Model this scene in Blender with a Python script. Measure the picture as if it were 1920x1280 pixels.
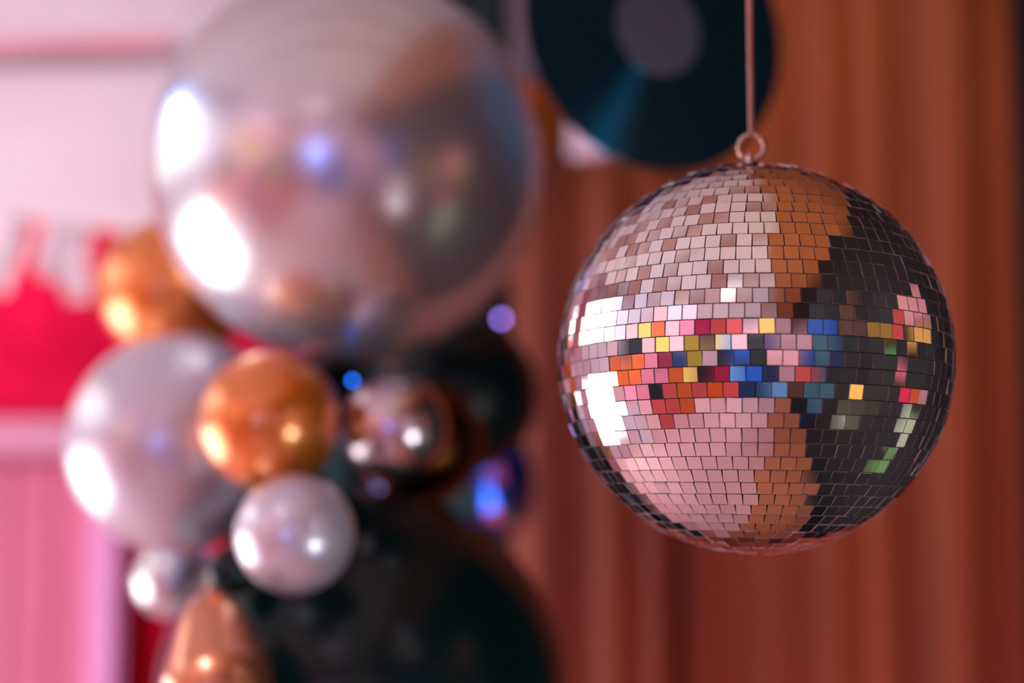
import bpy, bmesh, math, random
import numpy as np
from mathutils import Vector, Matrix, Euler, Quaternion

scene = bpy.context.scene
for o in list(bpy.data.objects):
    bpy.data.objects.remove(o)
COL = scene.collection
R = math.radians
rng = random.Random(11)

# ------------------------------------------------------------------ camera
FPX = 1920 * 50 / 36
CAM = Vector((0, 0, 1.45))
PITCH = R(5)
cam = bpy.data.cameras.new('camera')
cam.lens = 50
cam.sensor_width = 36
cam.clip_start = 0.02
cam.dof.use_dof = True
cam.dof.focus_distance = 0.985
cam.dof.aperture_fstop = 1.4
cam.dof.aperture_blades = 0
camo = bpy.data.objects.new('camera', cam)
COL.objects.link(camo)
camo.location = CAM
camo.rotation_euler = (R(90) + PITCH, 0, 0)
scene.camera = camo


def ray(px, py):
    d = Vector(((px - 960) / FPX, 1, (640 - py) / FPX))
    c, s = math.cos(PITCH), math.sin(PITCH)
    return Vector((d.x, c * d.y - s * d.z, s * d.y + c * d.z))


def at_y(px, py, y):
    """point on the ray through a pixel at room depth y"""
    d = ray(px, py)
    return CAM + d * (y / d.y)


# ------------------------------------------------------------------ world, exposure, lights
w = bpy.data.worlds.new('world')
scene.world = w
w.use_nodes = True
w.node_tree.nodes['Background'].inputs[0].default_value = (0.75, 0.8, 0.9, 1)
w.node_tree.nodes['Background'].inputs[1].default_value = 0.3

vs = scene.view_settings
vs.view_transform = 'Standard'
vs.look = 'None'
vs.exposure = 0.0
vs.gamma = 1.0
vs.use_curve_mapping = False


def spot(name, loc, target, energy, color, angle=60, blend=0.6, radius=0.04):
    l = bpy.data.lights.new(name, 'SPOT')
    l.energy = energy
    l.color = color
    l.spot_size = R(angle)
    l.spot_blend = blend
    l.shadow_soft_size = radius
    o = bpy.data.objects.new(name, l)
    COL.objects.link(o)
    o.location = loc
    o.rotation_euler = (Vector(target) - Vector(loc)).to_track_quat('-Z', 'Y').to_euler()
    return o


def point(name, loc, energy, color, radius=0.05):
    l = bpy.data.lights.new(name, 'POINT')
    l.energy = energy
    l.color = color
    l.shadow_soft_size = radius
    o = bpy.data.objects.new(name, l)
    COL.objects.link(o)
    o.location = loc
    return o


# spotlights around the room, all unseen; several added only to brighten surfaces
spot('bar_spotlight', (-1.45, 1.0, 2.5), (-0.95, 2.9, 1.65), 75, (1.0, 0.86, 0.96), 70, 0.8, 0.05)
spot('left_wall_fill', (-0.7, 1.1, 2.6), (-1.8, 1.35, 1.3), 70, (0.95, 0.94, 1.0), 95, 0.8, 0.04)  # added fill so the left wall reflects brighter in the balloons
spot('white_par_lamp', (0.9, 0.4, 0.9), (-0.2, 1.62, 1.5), 18, (0.92, 0.96, 1.0), 40, 0.6, 0.035)
spot('violet_par_lamp', (-0.85, -2.15, 1.56), (-0.2, 1.62, 1.6), 22, (0.3, 0.35, 1.0), 16, 0.5, 0.05)
spot('bar_inner_spotlight', (-1.5, 2.95, 2.3), (-0.9, 3.25, 1.5), 28, (1.0, 0.4, 0.75), 110, 0.8, 0.04)
spot('bar_low_spotlight', (-1.5, 1.7, 0.5), (-0.95, 2.95, 0.9), 9, (1.0, 0.75, 0.9), 80, 0.8, 0.05)
spot('curtain_spotlight', (0.62, 1.3, 2.55), (0.6, 2.4, 1.95), 30, (1.0, 0.68, 0.25), 55, 0.9, 0.05)
spot('curtain_low_spotlight', (0.72, 1.2, 0.25), (0.55, 2.4, 0.95), 44, (1.0, 0.42, 0.36), 75, 0.9, 0.05)
spot('record_spotlight', (0.8, 0.5, 1.52), (0.16, 1.57, 1.95), 45, (0.03, 0.45, 1.0), 24, 0.5, 0.03)
spot('ball_rim_fill', (-1.6, 1.9, 2.3), (0.19, 1.1, 1.53), 30, (0.3, 0.5, 1.0), 14, 0.4, 0.03)  # added blue light that tints the left rim of the ball
spot('side_colour_fill', (0.1, 0.2, 2.6), (0.95, 1.05, 1.35), 22, (1.0, 0.97, 0.95), 34, 0.7, 0.03)  # unseen fill added to lift the colour panels on the right wall
spot('gap_fill', (0.1, 2.6, 2.55), (0.16, 3.25, 2.1), 12, (1.0, 0.7, 0.85), 90, 0.8, 0.03)  # added behind the curtain to brighten the pink gap
spot('back_wall_fill', (-0.75, -0.5, 2.6), (-0.6, -2.3, 1.2), 175, (0.92, 0.9, 1.0), 120, 0.7, 0.04)  # no known lamp here; added to light the back panels
spot('side_wall_fill', (-0.2, -0.3, 2.6), (-1.8, -0.7, 1.2), 130, (0.94, 0.92, 1.0), 120, 0.7, 0.04)  # second added fill, for the panels on the left-hand wall
spot('blue_spotlight', (-0.5, -1.6, 2.5), (0.95, -0.6, 1.3), 36, (0.75, 0.88, 1.0), 70, 0.8, 0.04)
spot('ceiling_fill', (-1.1, -0.7, 0.4), (-1.0, -0.5, 2.65), 75, (0.95, 0.95, 1.0), 88, 0.6, 0.05)  # unseen uplight added for ceiling brightness
spot('window_uplight', (-1.5, 0.75, 0.4), (-1.5, 0.85, 2.65), 40, (0.97, 0.95, 1.0), 70, 0.8, 0.05)
spot('ceiling_warm_uplight', (0.75, 0.2, 0.3), (0.62, 0.6, 2.65), 75, (1.0, 0.66, 0.36), 62, 0.8, 0.04)
spot('floor_fill', (-0.8, 0.4, 2.6), (-0.7, 0.5, 0), 75, (1.0, 0.8, 0.86), 84, 0.6, 0.04)  # added to light the floor that the ball reflects
spot('rust_floor_spotlight', (0.5, 0.6, 2.6), (0.5, 0.7, 0), 30, (1.0, 0.75, 0.6), 40, 0.6, 0.03)
point('cluster_blue_fill', (-0.24, 2.05, 1.35), 0.5, (0.08, 0.35, 1.0), 0.02)  # unseen light added behind the balloons for blue glints


# ------------------------------------------------------------------ materials
def mat(name, base=(0.8, 0.8, 0.8), rough=0.5, metal=0.0, emit=None, es=0.0, spec=0.5, coat=0.0, coat_rough=0.08, coat_ior=1.5,
        sheen=0.0, noise=None, bump=0.0, bscale=40.0):
    m = bpy.data.materials.new(name)
    m.use_nodes = True
    nt = m.node_tree
    b = nt.nodes['Principled BSDF']
    b.inputs['Base Color'].default_value = (*base, 1)
    b.inputs['Roughness'].default_value = rough
    b.inputs['Metallic'].default_value = metal
    b.inputs['Specular IOR Level'].default_value = spec
    b.inputs['Coat Weight'].default_value = coat
    b.inputs['Coat Roughness'].default_value = coat_rough
    b.inputs['Coat IOR'].default_value = coat_ior
    b.inputs['Sheen Weight'].default_value = sheen
    if emit:
        b.inputs['Emission Color'].default_value = (*emit, 1)
        b.inputs['Emission Strength'].default_value = es
    if noise:
        tc = nt.nodes.new('ShaderNodeTexCoord')
        n = nt.nodes.new('ShaderNodeTexNoise')
        n.inputs['Scale'].default_value = noise[1]
        n.inputs['Detail'].default_value = 4
        mp = nt.nodes.new('ShaderNodeMapping')
        mp.inputs['Scale'].default_value = noise[2] if len(noise) > 2 else (1, 1, 1)
        cr = nt.nodes.new('ShaderNodeValToRGB')
        cr.color_ramp.elements[0].position = 0.3
        cr.color_ramp.elements[1].position = 0.7
        cr.color_ramp.elements[0].color = (*base, 1)
        cr.color_ramp.elements[1].color = (*noise[0], 1)
        nt.links.new(tc.outputs['Object'], mp.inputs[0])
        nt.links.new(mp.outputs[0], n.inputs['Vector'])
        nt.links.new(n.outputs['Fac'], cr.inputs[0])
        nt.links.new(cr.outputs[0], b.inputs['Base Color'])
    if bump:
        tc = nt.nodes.new('ShaderNodeTexCoord')
        n = nt.nodes.new('ShaderNodeTexNoise')
        n.inputs['Scale'].default_value = bscale
        bp = nt.nodes.new('ShaderNodeBump')
        bp.inputs['Strength'].default_value = bump
        bp.inputs['Distance'].default_value = 0.01
        nt.links.new(tc.outputs['Object'], n.inputs['Vector'])
        nt.links.new(n.outputs['Fac'], bp.inputs['Height'])
        nt.links.new(bp.outputs[0], b.inputs['Normal'])
    return m


def zones(name, stops, rough, spec=0.4):
    """carpet / ceiling lining made of differently coloured strips along x"""
    m = bpy.data.materials.new(name)
    m.use_nodes = True
    nt = m.node_tree
    b = nt.nodes['Principled BSDF']
    b.inputs['Roughness'].default_value = rough
    b.inputs['Specular IOR Level'].default_value = spec
    g = nt.nodes.new('ShaderNodeNewGeometry')
    sx = nt.nodes.new('ShaderNodeSeparateXYZ')
    mr = nt.nodes.new('ShaderNodeMapRange')
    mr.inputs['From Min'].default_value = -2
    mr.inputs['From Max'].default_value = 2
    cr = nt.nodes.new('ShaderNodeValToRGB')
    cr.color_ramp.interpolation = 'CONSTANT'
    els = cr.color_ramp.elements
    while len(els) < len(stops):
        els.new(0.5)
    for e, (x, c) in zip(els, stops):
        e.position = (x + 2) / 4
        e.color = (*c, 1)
    n = nt.nodes.new('ShaderNodeTexNoise')
    n.inputs['Scale'].default_value = 6
    mx = nt.nodes.new('ShaderNodeMix')
    mx.data_type = 'RGBA'
    mx.blend_type = 'OVERLAY'
    mx.inputs['Factor'].default_value = 0.25
    nt.links.new(g.outputs['Position'], sx.inputs[0])
    nt.links.new(sx.outputs[0], mr.inputs[0])
    nt.links.new(mr.outputs[0], cr.inputs[0])
    nt.links.new(g.outputs['Position'], n.inputs['Vector'])
    nt.links.new(cr.outputs[0], mx.inputs[6])
    nt.links.new(n.outputs['Fac'], mx.inputs[7])
    nt.links.new(mx.outputs[2], b.inputs['Base Color'])
    return m


TEAL_BLACK = (0.001, 0.027, 0.03)
M = {
    'mirror': mat('mirror_glass', (0.9, 0.9, 0.9), 0.03, 1.0),
    'tile_edge': mat('cut_glass_edge', (0.62, 0.5, 0.56), 0.2, 0.35),
    'core': mat('ball_core', (0.05, 0.04, 0.045), 0.5),
    'steel': mat('nickel_steel', (0.7, 0.52, 0.44), 0.2, 1.0),
    'cord': mat('rose_cord', (0.55, 0.28, 0.24), 0.75, bump=0.4, bscale=300),
    'silver': mat('silver_latex', (0.76, 0.8, 0.86), 0.27, 0.8),
    'silver_matte': mat('pearl_silver_latex', (0.76, 0.78, 0.93), 0.32, 0.5, coat=0.6, coat_rough=0.2),
    'amber': mat('amber_gold_latex', (0.98, 0.27, 0.01), 0.28, 0.6, coat=1.0, coat_rough=0.26, coat_ior=1.9),
    'black_chrome': mat('black_chrome_latex', (0.001, 0.016, 0.018), 0.2, 0.2, spec=0.4),
    'black_latex': mat('black_latex', (0.0005, 0.012, 0.014), 0.35, 0.0, spec=0.3),
    'bronze': mat('smoky_bronze_latex', (0.16, 0.06, 0.012), 0.25, 1.0),
    'smoke': mat('smoky_silver_latex', (0.7, 0.6, 0.66), 0.25, 1.0),
    'peach': mat('peach_latex', (0.7, 0.26, 0.12), 0.33, 0.85, coat=1.0, coat_rough=0.2, coat_ior=1.8),
    'lit_fold': mat('lit_fold_mauve', (0.1, 0.075, 0.1), 0.45),
    'vinyl_label': mat('record_label_paper', (0.115, 0.065, 0.055), 0.8, spec=0.2),
    'drape': mat('black_velvet', TEAL_BLACK, 0.8, sheen=0.06),
    'curtain': mat('rust_velvet', (0.36, 0.1, 0.055), 0.85, noise=((0.17, 0.042, 0.028), 9, (1, 1, 0.06))),  # dark streaks paint fold shade into the velvet's base colour
    'canopy': mat('pale_pink_canvas', (0.74, 0.67, 0.74), 0.85, noise=((0.7, 0.6, 0.69), 3)),
    'canopy_trim': mat('rose_binding', (0.75, 0.3, 0.4), 0.85),
    'red_wall': mat('crimson_paint', (0.72, 0.004, 0.07), 0.8, noise=((0.6, 0.003, 0.055), 2.5), spec=0.2),
    'bar_pink': mat('rose_painted_wood', (0.55, 0.12, 0.24), 0.6, noise=((0.46, 0.09, 0.19), 8, (1, 1, 0.15))),
    'bar_top': mat('pink_worktop', (0.56, 0.23, 0.38), 0.5),
    'lilac': mat('lilac_paint', (0.66, 0.28, 0.58), 0.55),
    'dark_red': mat('dark_red_paint', (0.85, 0.002, 0.035), 0.8, spec=0.2),
    'blush': mat('blush_plaster', (0.8, 0.66, 0.74), 0.85, noise=((0.76, 0.6, 0.69), 2)),
    'added_beam': mat('tan_timber', (0.42, 0.25, 0.22), 0.7),
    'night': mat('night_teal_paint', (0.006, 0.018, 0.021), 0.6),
    'frame': mat('white_window_frame', (0.8, 0.76, 0.76), 0.5),
    'daylight': mat('daylit_frosted_glass', (0.9, 0.9, 0.9), 0.5, emit=(1.0, 0.95, 0.93), es=6.5),
    'daylight_soft': mat('cream_frosted_glass', (0.9, 0.88, 0.8), 0.5, emit=(1.0, 0.86, 0.78), es=1.9),
    'hanging_thread': mat('black_thread', (0.02, 0.02, 0.02), 0.8),
    'violet_foil': mat('violet_foil', (0.25, 0.2, 0.85), 0.2, 1.0),
    'blue_foil': mat('blue_foil', (0.03, 0.13, 0.75), 0.2, 1.0),
    'magenta_foil': mat('magenta_foil', (0.8, 0.18, 0.55), 0.2, 1.0),
    'teal_foil': mat('teal_foil', (0.05, 0.35, 0.45), 0.2, 1.0),
    'wire': mat('dark_wire', (0.01, 0.02, 0.02), 0.6),
}


def vinyl_material():
    m = bpy.data.materials.new('grooved_vinyl')
    m.use_nodes = True
    nt = m.node_tree
    b = nt.nodes['Principled BSDF']
    b.inputs['Base Color'].default_value = (0.0005, 0.011, 0.011, 1)
    b.inputs['Roughness'].default_value = 0.25
    b.inputs['Specular IOR Level'].default_value = 0.6
    b.inputs['Anisotropic'].default_value = 0.9
    b.inputs['Anisotropic Rotation'].default_value = 0.25
    t = nt.nodes.new('ShaderNodeTangent')
    t.direction_type = 'RADIAL'
    t.axis = 'Z'
    nt.links.new(t.outputs[0], b.inputs['Tangent'])
    return m


M['vinyl'] = vinyl_material()


# ------------------------------------------------------------------ helpers
def link(name, me, m=None, parent=None, smooth=False):
    if m is not None:
        for mm in (m if isinstance(m, (list, tuple)) else [m]):
            me.materials.append(mm)
    o = bpy.data.objects.new(name, me)
    COL.objects.link(o)
    if parent is not None:
        o.parent = parent
    if smooth:
        for p in me.polygons:
            p.use_smooth = True
    return o


def bm_obj(name, bm, m=None, parent=None, smooth=False):
    me = bpy.data.meshes.new(name)
    bm.normal_update()
    bm.to_mesh(me)
    bm.free()
    return link(name, me, m, parent, smooth)


def tag(o, label=None, cat=None, group=None, kind=None):
    if label: o['label'] = label
    if cat: o['category'] = cat
    if group: o['group'] = group
    if kind: o['kind'] = kind
    return o


def empty(name, loc):
    o = bpy.data.objects.new(name, None)
    o.empty_display_size = 0.05
    COL.objects.link(o)
    o.location = loc
    return o


def box(bm, lo, hi, bevel=0.0):
    lo, hi = Vector(lo), Vector(hi)
    r = bmesh.ops.create_cube(bm, size=1)
    for v in r['verts']:
        v.co = Vector(((lo[i] + hi[i]) / 2 + v.co[i] * (hi[i] - lo[i]) for i in range(3)))
    if bevel:
        es = {e for v in r['verts'] for e in v.link_edges}
        bmesh.ops.bevel(bm, geom=list(es), offset=bevel, segments=2, affect='EDGES')


def box_obj(name, lo, hi, m, parent=None, bevel=0.0):
    """box whose coordinates are in the parent's frame"""
    bm = bmesh.new()
    box(bm, lo, hi, bevel)
    return bm_obj(name, bm, m, parent)


def lathe(profile, segs=48):
    """profile of (radius, z); poles where radius is 0"""
    bm = bmesh.new()
    rings = []
    for r, z in profile:
        if r < 1e-6:
            rings.append([bm.verts.new((0, 0, z))])
        else:
            rings.append([bm.verts.new((r * math.cos(2 * math.pi * i / segs), r * math.sin(2 * math.pi * i / segs), z))
                          for i in range(segs)])
    for a, b in zip(rings, rings[1:]):
        for i in range(segs):
            j = (i + 1) % segs
            if len(a) == 1:
                bm.faces.new((a[0], b[j], b[i]))
            elif len(b) == 1:
                bm.faces.new((a[i], a[j], b[0]))
            else:
                bm.faces.new((a[i], a[j], b[j], b[i]))
    bmesh.ops.recalc_face_normals(bm, faces=bm.faces)
    return bm


def tube(pts, r, segs=10, closed=False):
    bm = bmesh.new()
    pts = [Vector(p) for p in pts]
    n = len(pts)
    rings = []
    up = Vector((0.13, 0.97, 0.2)).normalized()
    for i, p in enumerate(pts):
        if closed:
            t = (pts[(i + 1) % n] - pts[i - 1]).normalized()
        else:
            t = (pts[min(i + 1, n - 1)] - pts[max(i - 1, 0)]).normalized()
        a = t.cross(up).normalized()
        b = t.cross(a)
        rings.append([bm.verts.new(p + (a * math.cos(2 * math.pi * k / segs) + b * math.sin(2 * math.pi * k / segs)) * r)
                      for k in range(segs)])
    for i in range(n if closed else n - 1):
        a, b = rings[i], rings[(i + 1) % n]
        for k in range(segs):
            j = (k + 1) % segs
            bm.faces.new((a[k], a[j], b[j], b[k]))
    if not closed:
        bm.faces.new(rings[0])
        bm.faces.new(rings[-1])
    bmesh.ops.recalc_face_normals(bm, faces=bm.faces)
    return bm


# ------------------------------------------------------------------ room shell
XL, XR, YB, YF, ZC = -1.8, 0.95, -2.3, 3.25, 2.65

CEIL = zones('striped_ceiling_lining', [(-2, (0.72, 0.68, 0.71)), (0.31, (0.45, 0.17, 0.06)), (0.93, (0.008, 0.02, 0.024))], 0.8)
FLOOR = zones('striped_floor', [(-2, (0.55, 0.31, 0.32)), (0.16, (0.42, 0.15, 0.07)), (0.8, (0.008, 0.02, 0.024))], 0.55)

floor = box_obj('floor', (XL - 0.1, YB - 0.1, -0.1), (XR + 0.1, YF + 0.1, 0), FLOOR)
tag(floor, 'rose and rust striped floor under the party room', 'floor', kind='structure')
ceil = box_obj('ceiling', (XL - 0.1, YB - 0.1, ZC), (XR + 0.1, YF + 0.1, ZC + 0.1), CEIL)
for k in range(13):  # timber strips added to vary what the mirror tiles reflect
    yb = YB + 0.2 + k * 0.38
    box_obj('added_beam', (XL, yb, ZC - 0.03), (0.3, yb + 0.045 + 0.02 * (k % 3), ZC), M['added_beam'], ceil)
tag(ceil, 'pale ceiling with a rust strip over the mirror ball', 'ceiling', kind='structure')
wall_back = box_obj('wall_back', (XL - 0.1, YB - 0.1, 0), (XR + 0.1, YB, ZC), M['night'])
tag(wall_back, 'dark wall with added colour panels mirrored in the ball', 'wall', kind='structure')
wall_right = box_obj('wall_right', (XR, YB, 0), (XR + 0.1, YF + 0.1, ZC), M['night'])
tag(wall_right, 'dark teal wall beside the rust curtain', 'wall', kind='structure')
wall_front = box_obj('wall_front', (XL - 0.1, YF, 0), (XR + 0.1, YF + 0.1, ZC), M['red_wall'])
tag(wall_front, 'crimson wall behind the pink bar counter', 'wall', kind='structure')
# left wall with two daylit window openings, one over the other
WY0, WY1 = 1.05, 2.6
WINS = [(0.3, 1.35, 3, M['daylight'], 'wide low frosted window full of daylight'),
        (1.8, 2.45, 4, M['daylight_soft'], 'shallow clerestory window of cream frosted glass')]
bm = bmesh.new()
box(bm, (XL - 0.1, YB, 0), (XL, WY0, ZC))
box(bm, (XL - 0.1, WY1, 0), (XL, YF + 0.1, ZC))
box(bm, (XL - 0.1, WY0, 0), (XL, WY1, WINS[0][0]))
box(bm, (XL - 0.1, WY0, WINS[0][1]), (XL, WY1, WINS[1][0]))
box(bm, (XL - 0.1, WY0, WINS[1][1]), (XL, WY1, ZC))
wall_left = bm_obj('wall_left', bm, M['blush'])
tag(wall_left, 'blush plaster wall with two wide windows', 'wall', kind='structure')
for wi, (z0, z1, np_, gm, lab) in enumerate(WINS):
    win = empty('window_%d' % (wi + 1), (XL - 0.05, (WY0 + WY1) / 2, z0))
    tag(win, lab, 'window', kind='structure')
    hw, hh = (WY1 - WY0) / 2, z1 - z0
    for k in range(np_):
        y0 = -hw + k * 2 * hw / np_
        box_obj('pane', (-0.01, y0 + 0.02, 0.03), (0.01, y0 + 2 * hw / np_ - 0.02, hh - 0.03), gm, win)
    bm = bmesh.new()
    for k in range(np_ + 1):
        yy = -hw + k * 2 * hw / np_
        box(bm, (-0.03, max(yy - 0.02, -hw), 0), (0.03, min(yy + 0.02, hw), hh))
    box(bm, (-0.03, -hw, 0), (0.03, hw, 0.03))
    box(bm, (-0.03, -hw, hh - 0.03), (0.03, hw, hh))
    bm_obj('window_frame', bm, M['frame'], win)


# unseen panels, added and coloured to make the mosaic reflected in the mirror tiles
def srgb(r, g, b):
    return tuple((c / 255 / 12.92) if c <= 10 else ((c / 255 + 0.055) / 1.055) ** 2.4 for c in (r, g, b))


_pc = {}


def paint(c):
    if c not in _pc:
        _pc[c] = mat('panel_paint', srgb(*c), 0.6)
    return _pc[c]


PK, PP, WH, YE, GO, BK, RD, CR, OR, BL, LB, NV, PU, MV, TL, BR, GR = (
    (235, 130, 160), (245, 190, 195), (235, 225, 240), (255, 215, 110), (150, 125, 40), (6, 24, 28), (205, 80, 80),
    (150, 25, 65), (225, 100, 40), (10, 100, 215), (110, 180, 235), (5, 45, 95), (105, 80, 130), (205, 170, 180),
    (60, 125, 145), (85, 60, 45), (110, 190, 110))

bx = [-1.8, -1.3, -0.9, -0.48, -0.08, 0.25, 0.95]
bz = [0.0, 0.5, 0.95, 1.35, 1.75, 2.2, 2.65]
back = [
    [OR, RD, NV, NV, LB, MV],
    [CR, LB, BL, BL, NV, MV],
    [BR, WH, BK, NV, NV, MV],
    [BK, BL, BL, BK, PU, PP],
    [YE, LB, PP, PP, PU, MV],
    [RD, RD, CR, NV, YE, MV],
]
for j, row in enumerate(back):
    for i, c in enumerate(row):
        box_obj('panel', (bx[i] + 0.01, YB, bz[j] + 0.01), (bx[i + 1] - 0.01, YB + 0.02, bz[j + 1] - 0.01), paint(c), wall_back)
ry = [-2.28, -1.5, -0.8, -0.45, -0.1, 0.2, 0.45]
right = [
    [BR, BK, NV, BK, BK, BK],
    [MV, RD, TL, TL, BK, BK],
    [MV, MV, TL, TL, BK, BK],
    [MV, PP, BL, TL, NV, BK],
    [PP, MV, BL, BL, BK, BR],
    [BR, BR, BK, BK, BK, BK],
]
MINT, HOT = (200, 245, 205), (245, 40, 100)
for y0, y1, z0, z1, c in (
        (0.95, 1.2, 1.7, 1.86, PP), (0.95, 1.2, 1.58, 1.69, YE), (0.7, 0.84, 1.5, 1.58, GR), (0.48, 0.78, 1.6, 1.74, GO),
        (0.79, 0.92, 1.6, 1.76, RD), (0.78, 0.88, 1.4, 1.48, PK), (0.88, 0.98, 1.28, 1.39, HOT), (0.985, 1.06, 1.28, 1.39, OR),
        (1.065, 1.2, 1.3, 1.4, MV), (1.04, 1.24, 0.99, 1.27, MINT), (1.08, 1.3, 0.82, 0.98, GR), (0.34, 0.44, 1.16, 1.28, YE)):
    box_obj('panel', (XR - 0.02, y0, z0), (XR, y1, z1), paint(c), wall_right)
rz = [0.0, 0.65, 1.1, 1.4, 1.65, 1.95, 2.3]
for j, row in enumerate(right):
    for i, c in enumerate(row):
        if c == BK:
            continue
        box_obj('panel', (XR - 0.02, ry[i] + 0.01, rz[j] + 0.01), (XR, ry[i + 1] - 0.01, rz[j + 1] - 0.01), paint(c), wall_right)
ly = [-2.28, -1.75, -1.35, -1.0, -0.65, -0.3, 0.1, 0.5, 0.9, 1.3]
left = [
    [OR, OR, RD, OR, OR, RD, RD, PP, WH],
    [CR, BK, BK, YE, OR, PK, BK, PK, PP],
    [MV, CR, GO, GO, NV, CR, PK, OR, OR],
    [GO, BK, RD, GO, PP, YE, PP, BK, MV],
    [BR, PP, OR, GO, PP, OR, YE, PP, WH],
    [CR, CR, PK, PK, PP, PP, PP, WH, WH],
]
lz = [0.0, 0.75, 1.15, 1.5, 1.8, 2.1, 2.45]
for j, row in enumerate(left):
    for i, c in enumerate(row):
        box_obj('panel', (XL, ly[i] + 0.01, lz[j] + 0.01), (XL + 0.02, ly[i + 1] - 0.01, lz[j + 1] - 0.01), paint(c), wall_left)


# ------------------------------------------------------------------ pleated fabrics
def pleated(name, x0, x1, z0, z1, y, folds, amp, m, seed, sway=0.0):
    r = random.Random(seed)
    n = int((x1 - x0) * 260)
    rows = 14
    fr, acc = [], 0.0
    while acc < 1:                      # folds of uneven width
        wd = r.uniform(0.6, 1.45) / folds
        fr.append((acc, wd, r.uniform(0.55, 1.0)))
        acc += wd
    verts, faces = [], []
    for j in range(rows + 1):
        t = j / rows
        for i in range(n + 1):
            u = i / n
            s = u + 0.006 * math.sin(3.1 * t + seed) * math.sin(9 * u + seed)
            h = 0
            for a, wd, am in fr:
                if a <= s < a + wd:
                    q = (s - a) / wd
                    h = am * (0.5 - 0.5 * math.cos(2 * math.pi * q)) ** 0.8
                    break
            h *= 0.85 + 0.25 * math.sin(2.2 * t + 7 * u)
            verts.append((x0 + (x1 - x0) * u + sway * (t - 0.5), y - amp * h, z0 + (z1 - z0) * t))
    for j in range(rows):
        for i in range(n):
            a = j * (n + 1) + i
            faces.append((a, a + 1, a + n + 2, a + n + 1))
    me = bpy.data.meshes.new(name)
    me.from_pydata(verts, [], faces)
    o = link(name, me, m, None, True)
    so = o.modifiers.new('thickness', 'SOLIDIFY')
    so.thickness = 0.004
    so.offset = 1
    return o


CY = 2.4
cur = pleated('rust_curtain', 0.17, 0.852, 0.02, 2.62, CY, 6, 0.06, M['curtain'], 3)
tag(cur, 'tall rust-brown pleated curtain hanging behind the large mirror ball', 'curtain')
ztop = at_y(1100, 312, CY).z
cur2 = pleated('rust_curtain', 0.0, 0.235, 0.02, ztop, CY - 0.06, 2, 0.035, M['curtain'], 9)
tag(cur2, 'short rust-brown curtain between black drape and mirror ball, with pink showing above', 'curtain')
drape = pleated('black_drape', -0.42, 0.075, 0.02, 2.62, CY + 0.07, 7, 0.05, M['drape'], 5, 0.09)
tag(drape, 'black velvet drape hanging behind the balloon cluster', 'curtain')

# mauve strip added to paint the light caught by a drape fold
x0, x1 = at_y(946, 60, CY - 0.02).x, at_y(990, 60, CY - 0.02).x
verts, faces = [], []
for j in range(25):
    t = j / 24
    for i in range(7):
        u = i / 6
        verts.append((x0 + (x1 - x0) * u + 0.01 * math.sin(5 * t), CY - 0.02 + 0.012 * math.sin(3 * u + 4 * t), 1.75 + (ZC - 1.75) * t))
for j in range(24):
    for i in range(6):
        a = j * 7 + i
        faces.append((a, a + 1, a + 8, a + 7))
me = bpy.data.meshes.new('lit_fold_strip')
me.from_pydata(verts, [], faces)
rb = link('lit_fold_strip', me, M['lit_fold'], None, True)
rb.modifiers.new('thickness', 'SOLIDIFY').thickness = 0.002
tag(rb, 'dull mauve strip painted as a lit fold of the black drape, behind the largest silver balloon', 'lit_fold')

# blush panel behind the gap over the short curtain
p = at_y(1095, 260, YF - 0.03)
bp = box_obj('panel', (p.x - 0.13, YF - 0.03, 1.5), (p.x + 0.1, YF, ZC), M['blush'], wall_front)
box_obj('panel', (p.x + 0.1, YF - 0.03, 1.5), (p.x + 0.3, YF, ZC), M['canopy_trim'], wall_front)
box_obj('panel', (p.x + 0.3, YF - 0.03, 0.0), (XR, YF, ZC), M['night'], wall_front)  # dark panel added so the slit past the curtain stays dark

# ------------------------------------------------------------------ bar booth on the far left
BY = 2.85


def bx_at(px):
    return at_y(px, 640, BY).x


def bz_at(py):
    return at_y(960, py, BY).z


# canopy: two tiers of canvas, the upper one overlapping the lower
can = empty('bar_canopy', (bx_at(-150), BY, bz_at(420)))
tag(can, 'pale pink canvas canopy with fringe over the bar', 'canopy')


def tier(name, px0, px1, zf_top, zf_bot, y_of, m, depth_out):
    n, rows = 60, 16
    verts, faces = [], []
    for j in range(rows + 1):
        t = j / rows
        for i in range(n + 1):
            u = i / n
            px = px0 + (px1 - px0) * u
            x = bx_at(px)
            z0, z1 = bz_at(zf_bot(px)), bz_at(zf_top(px))
            z = z0 + (z1 - z0) * t
            verts.append((x, y_of(t) - 0.008 * math.sin(u * 11 + t) * (1 - t), z))
    for j in range(rows):
        for i in range(n):
            a = j * (n + 1) + i
            faces.append((a, a + 1, a + n + 2, a + n + 1))
    me = bpy.data.meshes.new(name)
    me.from_pydata([Vector(v) - can.location for v in verts], [], faces)
    o = link(name, me, m, can, True)
    s = o.modifiers.new('thickness', 'SOLIDIFY')
    s.thickness = 0.006
    return o


tier('lower_valance', -420, 600, lambda p: 60, lambda p: 408 + 0.12 * p, lambda t: BY - 0.02 + 0.05 * t, M['canopy'], 0)
tier('upper_valance', -420, 600, lambda p: -330, lambda p: 112 - 0.03 * p, lambda t: BY - 0.07 + 0.12 * t, M['canopy'], 0)
tier('binding', -420, 330, lambda p: 96 - 0.03 * p, lambda p: 118 - 0.03 * p, lambda t: BY - 0.082, M['canopy_trim'], 0)

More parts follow.
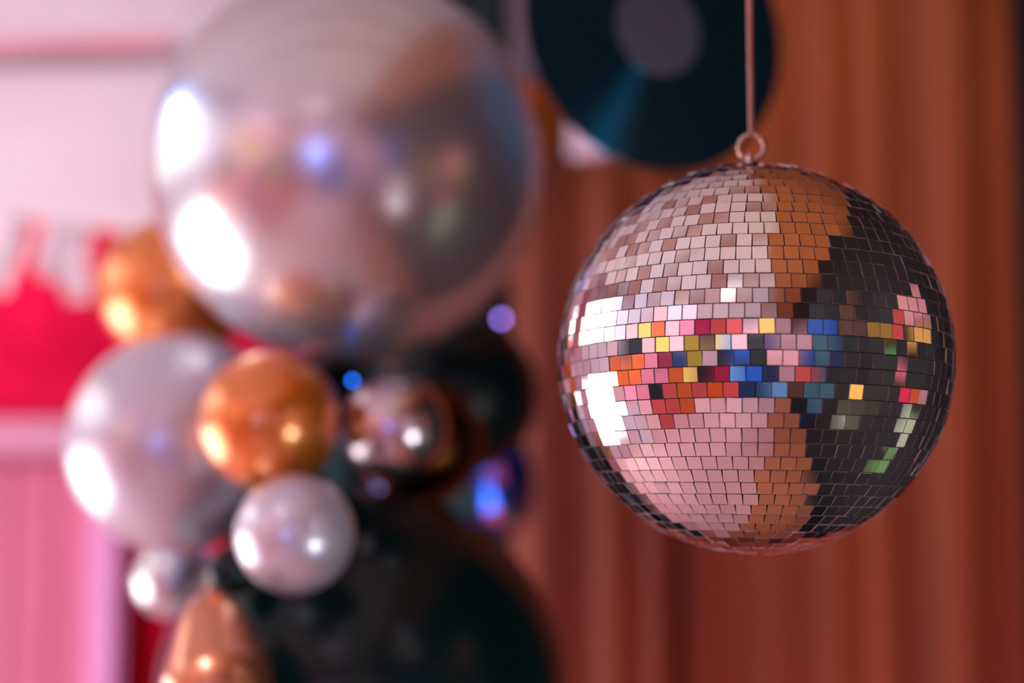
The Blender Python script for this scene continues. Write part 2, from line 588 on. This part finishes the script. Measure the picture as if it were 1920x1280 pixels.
# fringe strips hanging under the canopy
k = 0
for px0, px1, pb in ((-120, -70, 560), (-60, 30, 545), (66, 112, 520), (104, 168, 560), (-200, -130, 530)):
    x0, x1 = bx_at(px0), bx_at(px1)
    zt, zb = bz_at(400), bz_at(pb)
    n, rows = 8, 10
    verts, faces = [], []
    for j in range(rows + 1):
        t = j / rows
        for i in range(n + 1):
            u = i / n
            narrow = 1 - 0.25 * t * t
            verts.append(((x0 + x1) / 2 + (u - 0.5) * (x1 - x0) * narrow + 0.012 * math.sin(4 * t + k),
                          BY + 0.02 + 0.012 * math.sin(u * 6 + 3 * t + k), zt + (zb - zt) * t))
    for j in range(rows):
        for i in range(n):
            a = j * (n + 1) + i
            faces.append((a, a + 1, a + n + 2, a + n + 1))
    me = bpy.data.meshes.new('fringe_strip')
    me.from_pydata([Vector(v) - can.location for v in verts], [], faces)
    o = link('fringe_strip', me, M['canopy'], can, True)
    s = o.modifiers.new('thickness', 'SOLIDIFY')
    s.thickness = 0.003
    k += 1

# counter
xpost0, xpost1 = bx_at(183), bx_at(243)
ztop_c, zbot_c = bz_at(786), bz_at(852)
bar = empty('bar_counter', (bx_at(0), BY, 0))
tag(bar, 'rose-pink bar counter with lilac corner post beneath the canopy', 'counter')
ox, oy = bar.location.x, bar.location.y
box_obj('counter_top', (XL + 0.03 - ox, -0.06, zbot_c), (xpost1 + 0.02 - ox, 0.3, ztop_c), M['bar_top'], bar, 0.008)
xs = XL + 0.04
pw = 0.085
while xs < xpost0 - 0.005:
    xe = min(xs + pw, xpost0)
    box_obj('plank', (xs - ox + 0.0015, 0.0 + rng.uniform(0, 0.004), 0.0), (xe - ox - 0.0015, 0.03, zbot_c), M['bar_pink'], bar, 0.004)
    xs = xe
box_obj('post', (xpost0 - ox, -0.03, 0.0), (xpost1 - ox, 0.06, zbot_c), M['lilac'], bar, 0.012)
side = box_obj('wall_side', (xpost1 + 0.004, BY + 0.1, 0), (-0.3, BY + 0.14, bz_at(800)), M['dark_red'])
tag(side, 'dark red low partition between bar post and black balloon', 'wall', kind='structure')


# ------------------------------------------------------------------ balloons
_bal = {}


def balloon_mesh(tail=0.16, start=-0.9):
    key = (tail, start)
    if key not in _bal:
        prof = [(0, 1)]
        N = 40
        for i in range(1, N):
            a = math.pi * i / N
            z, r = math.cos(a), math.sin(a)
            if z < start:
                q = (start - z) / (1 + start)
                z -= tail * q ** 1.5
                r = max(r * (1 - 0.25 * q * (1 - q) * (tail > 0.3)), 0.03)
            prof.append((r, z))
        prof.append((0.028, -1.01 - tail))
        prof.append((0, -1.012 - tail))
        bm = lathe(prof, 72)
        me = bpy.data.meshes.new('balloon_skin')
        bm.to_mesh(me)
        bm.free()
        for p_ in me.polygons:
            p_.use_smooth = True
        skin_me = me
        bm = lathe([(0.0, -1.15), (0.03, -1.155), (0.05, -1.17), (0.045, -1.195), (0.028, -1.205), (0.05, -1.24),
                    (0.075, -1.27), (0.08, -1.28), (0.07, -1.28), (0.0, -1.235)], 20)
        bmesh.ops.translate(bm, verts=bm.verts, vec=(0, 0, 0.16 - tail))
        me = bpy.data.meshes.new('balloon_knot')
        bm.to_mesh(me)
        bm.free()
        for p_ in me.polygons:
            p_.use_smooth = True
        _bal[key] = (skin_me, me)
    return _bal[key]


CLUSTER = at_y(560, 800, 1.85)


def balloon(px, py, rpx, y, m, label, group='balloons of the cluster', toward=None, name='balloon', squash=None, shape=(0.16, -0.9)):
    c = at_y(px, py, y)
    dist = (c - CAM).length
    ang = math.atan(rpx / FPX * math.cos(math.atan(math.hypot(px - 960, py - 640) / FPX)))
    r = dist * math.sin(ang)
    skin, knot = balloon_mesh(*shape)
    root = empty(name, c)
    q = ((toward if toward is not None else CLUSTER) - c).to_track_quat('-Z', 'Y')
    root.rotation_mode = 'QUATERNION'
    root.rotation_quaternion = q
    root.scale = (r, r, r) if squash is None else tuple(r * s for s in squash)
    for nm, me in (('skin', skin), ('knot', knot)):
        me2 = me.copy()
        me2.materials.append(m)
        o = bpy.data.objects.new(nm, me2)
        COL.objects.link(o)
        o.parent = root
    tag(root, label, 'balloon', group)
    return root


balloon(652, 315, 368, 1.62, M['silver'], 'largest silver balloon, at the top of the cluster', toward=at_y(700, 700, 2.0))
balloon(682, 1302, 386, 1.66, M['black_chrome'], 'very large black chrome balloon at the bottom of the cluster', toward=at_y(640, 1000, 2.1))
balloon(318, 542, 130, 1.84, M['amber'], 'amber gold balloon half hidden behind the largest silver balloon')
balloon(334, 830, 206, 1.68, M['silver_matte'], 'pearl silver balloon in front of the red wall, beside the amber one')
balloon(505, 788, 131, 1.48, M['amber'], 'round amber gold balloon in the middle of the cluster')
balloon(553, 1001, 112, 1.40, M['silver_matte'], 'small silver balloon below the central amber balloon', toward=at_y(540, 900, 1.8))
balloon(742, 800, 100, 1.52, M['smoke'], 'small smoky silver balloon with pink reflections beside the central amber balloon')
balloon(790, 830, 118, 1.80, M['bronze'], 'dark bronze balloon tucked behind the small smoky silver one')
balloon(325, 1085, 74, 1.82, M['silver'], 'small white-silver balloon under the pearl silver balloon')
balloon(626, 744, 66, 1.68, M['black_chrome'], 'small black balloon beneath the largest silver balloon')
balloon(860, 740, 150, 1.98, M['black_latex'], 'matte black balloon behind the dark bronze balloon')
balloon(958, 236, 92, 1.95, M['amber'], 'amber balloon peeking out between largest silver balloon and record')
balloon(432, 1072, 46, 1.47, M['black_chrome'], 'small black chrome balloon between small silver and white-silver balloons')

balloon(408, 1285, 104, 1.36, M['peach'], 'peach teardrop balloon at the bottom, its neck under the small white-silver balloon',
        toward=at_y(392, 1080, 1.42), shape=(0.9, -0.2))

# ------------------------------------------------------------------ vinyl record
RC = at_y(1233, 55, 1.57)
rec = empty('vinyl_record', RC)
rr = 0.1524
prof = [(0.0036, 0.0), (0.0036, 0.0012), (0.05, 0.0012), (0.051, 0.0008)]
for i in range(40):
    q = 0.056 + (0.146 - 0.056) * i / 39
    prof.append((q, 0.0010 if i % 2 else 0.0006))
prof += [(0.148, 0.0014), (rr - 0.0006, 0.0014), (rr, 0.0007), (rr, -0.0007), (rr - 0.0006, -0.0014), (0.148, -0.0012), (0.0036, -0.0012), (0.0036, 0.0)]
bm = lathe(prof, 128)
disc = bm_obj('disc', bm, M['vinyl'], rec, True)
bm = lathe([(0.0036, 0.0012), (0.0036, 0.0017), (0.0498, 0.0017), (0.05, 0.0012)], 64)
bm_obj('paper_label', bm, M['vinyl_label'], rec)
sc_ = 266 / FPX * (RC - CAM).length / rr
rec.scale = (sc_,) * 3
rec.rotation_euler = (R(90) - R(2), 0, R(24))
tag(rec, 'black vinyl record with a grey centre label hanging behind the mirror ball', 'record')
top = RC + Vector((0, 0, rr * sc_))
bm = tube([top + Vector((0, 0, -0.002)), Vector((top.x, top.y, ZC))], 0.0008, 6)
bpy.context.view_layer.update()
bmesh.ops.transform(bm, matrix=rec.matrix_world.inverted(), verts=bm.verts)
bm_obj('hanging_thread', bm, M['hanging_thread'], rec)

# ------------------------------------------------------------------ mirror ball
BC = CAM + ray(1411, 672).normalized() * 1.115
BR_ = 0.15
ball = empty('mirror_ball', BC)
ball.rotation_euler = (R(-2.0), R(0.9), R(0))
tag(ball, 'large silver mirror ball covered in square mirror tiles hanging from a cord', 'mirror ball')
bpy.context.view_layer.update()
BW = ball.matrix_world.copy()

bm = lathe([(0, 1)] + [(math.sin(math.pi * i / 48), math.cos(math.pi * i / 48)) for i in range(1, 48)] + [(0, -1)], 72)
bmesh.ops.scale(bm, verts=bm.verts, vec=(BR_ - 0.0013,) * 3)
bm_obj('core', bm, M['core'], ball, True)

ROWS = 44
pitch = math.pi * BR_ / ROWS
TS = pitch - 0.0007
TH = 0.0013
h = TS / 2
tv = [(-h, -h, 0), (h, -h, 0), (h, h, 0), (-h, h, 0), (-h, -h, -TH), (h, -h, -TH), (h, h, -TH), (-h, h, -TH)]
tf = [(0, 1, 2, 3), (0, 4, 5, 1), (1, 5, 6, 2), (2, 6, 7, 3), (3, 7, 4, 0)]
tile_me = bpy.data.meshes.new('mirror_tile')
tile_me.from_pydata(tv, [], tf)
tile_me.materials.append(M['mirror'])
tile_me.materials.append(M['tile_edge'])
for p_ in tile_me.polygons:
    p_.material_index = 0 if p_.index == 0 else 1

tiles = []
for i in range(ROWS):
    lat = math.pi / 2 - (i + 0.5) * math.pi / ROWS
    rad = BR_ * math.cos(lat)
    if rad < 0.016:
        continue
    n = int(2 * math.pi * rad / pitch)
    ph = rng.random() * 2 * math.pi
    rowtilt = rng.gauss(0, 0.25)
    for j in range(n):
        a = ph + 2 * math.pi * j / n
        nrm = Vector((math.cos(lat) * math.cos(a), math.cos(lat) * math.sin(a), math.sin(lat)))
        ex = Vector((-math.sin(a), math.cos(a), 0))
        ey = nrm.cross(ex)
        m3 = Matrix((ex, ey, nrm)).transposed()
        s = 0.55 if rng.random() < 0.86 else 2.2
        jit = Euler((R(rng.gauss(0, s) + rowtilt), R(rng.gauss(0, s)), R(rng.gauss(0, 0.7)))).to_matrix()
        rt = BR_ + rng.uniform(-0.0003, 0.0003)
        mm = Matrix.Translation(nrm * rt) @ (m3 @ jit).to_4x4()
        wn = (BW.to_3x3() @ nrm)
        wp = BW @ (nrm * rt)
        facing = wn.dot((CAM - wp).normalized())
        tiles.append((facing, mm))
tiles.sort(key=lambda t: -t[0])
for f_, mm in tiles[:300]:
    o = bpy.data.objects.new('mirror_tile', tile_me)
    COL.objects.link(o)
    o.parent = ball
    o.matrix_local = mm
verts, faces, mi = [], [], []
for f_, mm in tiles[300:]:
    b0 = len(verts)
    verts += [mm @ Vector(v) for v in tv]
    for k, fc in enumerate(tf):
        faces.append(tuple(b0 + q for q in fc))
        mi.append(0 if k == 0 else 1)
me = bpy.data.meshes.new('outer_mirror_tiles')
me.from_pydata(verts, [], faces)
o = link('outer_mirror_tiles', me, [M['mirror'], M['tile_edge']], ball)
for p_, k in zip(me.polygons, mi):
    p_.material_index = k
o['kind'] = 'stuff'

# top cap, eyelet and ring
bm = lathe([(0, BR_ + 0.0015), (0.012, BR_ + 0.001), (0.017, BR_ - 0.001), (0.018, BR_ - 0.006), (0.0, BR_ - 0.006)], 32)
bm_obj('top_cap', bm, M['core'], ball, True)
bm = lathe([(0, BR_ + 0.013), (0.0022, BR_ + 0.0125), (0.0032, BR_ + 0.010), (0.0028, BR_ + 0.006), (0.0034, BR_ + 0.003),
            (0.006, BR_ + 0.0015), (0.006, BR_ - 0.002), (0, BR_ - 0.002)], 20)
ey_ = bm_obj('eyelet', bm, M['steel'], ball, True)
ey_.location = (-0.0015, 0, 0)
RINGR = 0.0100
bm = tube([(RINGR * math.cos(2 * math.pi * i / 40), 0, RINGR * math.sin(2 * math.pi * i / 40)) for i in range(40)], 0.0021, 12, True)
ring = bm_obj('ring', bm, M['steel'], ball, True)
ring.location = (0.0, 0, BR_ + 0.0175)
ring.rotation_euler = (0, 0, R(-12))
bpy.context.view_layer.update()
rt_ = ball.matrix_world @ Vector((0, 0, BR_ + 0.0175 + RINGR - 0.001))

# hanging cord: twisted strands
bm = bmesh.new()
cord_pts = [Vector((rt_.x, rt_.y, rt_.z + (ZC - rt_.z) * i / 30)) for i in range(31)]
cordm = tube(cord_pts, 0.0024, 12)
bmesh.ops.transform(cordm, matrix=ball.matrix_world.inverted(), verts=cordm.verts)
cord = bm_obj('hanging_cord', cordm, M['cord'], ball, True)
cord['label'] = 'rose-brown hanging cord'

# ------------------------------------------------------------------ small ornaments in the dark gap


def facet_ball(name, c, r, mats, seed, label, cat, stretch=1.0):
    rr_ = random.Random(seed)
    bm = bmesh.new()
    bmesh.ops.create_icosphere(bm, subdivisions=2, radius=r)
    for v in bm.verts:
        v.co *= rr_.uniform(0.93, 1.05)
        v.co.z *= stretch
    for fc in bm.faces:
        fc.material_index = rr_.randrange(len(mats))
    root = empty(name, c)
    bm_obj('foil_body', bm, mats, root)
    bm = tube([Vector((0, 0, r * stretch * 0.9)), Vector((0, 0, ZC - c.z))], 0.0006, 6)
    bm_obj('hanging_thread', bm, M['hanging_thread'], root)
    tag(root, label, cat)
    return root


oc = at_y(948, 905, 2.2)
facet_ball('foil_ornament', oc, 0.046, [M['blue_foil'], M['violet_foil'], M['blue_foil'], M['blue_foil'], M['teal_foil'], M['magenta_foil'], M['violet_foil']], 4,
           'blue and violet faceted foil ornament hanging before the black drape', 'ornament', 1.75)


def fairy_light(px, py, y, r, color, strength, label):
    c = at_y(px, py, y)
    root = empty('fairy_light', c)
    m = mat('fairy_bulb_glow', color, 0.4, emit=color, es=strength)
    bm = lathe([(0, 1.3), (0.35, 1.15), (0.75, 0.65), (1, 0), (0.8, -0.6), (0.5, -0.95), (0, -1)], 20)
    bmesh.ops.scale(bm, verts=bm.verts, vec=(r, r, r))
    bm_obj('bulb', bm, m, root, True)
    bm = lathe([(0, -0.8), (0.55, -0.85), (0.6, -1.0), (0.6, -2.2), (0, -2.3)], 16)
    bmesh.ops.scale(bm, verts=bm.verts, vec=(r, r, r))
    bm_obj('socket', bm, M['wire'], root, True)
    tag(root, label, 'light', 'fairy lights')


fairy_light(661, 714, 1.55, 0.0022, (0.01, 0.13, 0.8), 16, 'tiny blue fairy light between amber balloon and largest silver balloon')
fairy_light(940, 598, 2.1, 0.004, (0.35, 0.2, 0.9), 12, 'tiny violet fairy light beside the lower rim of the largest silver balloon')
fairy_light(953, 815, 2.1, 0.005, (0.2, 0.2, 0.9), 14, 'tiny blue-violet fairy light above the foil ornament')
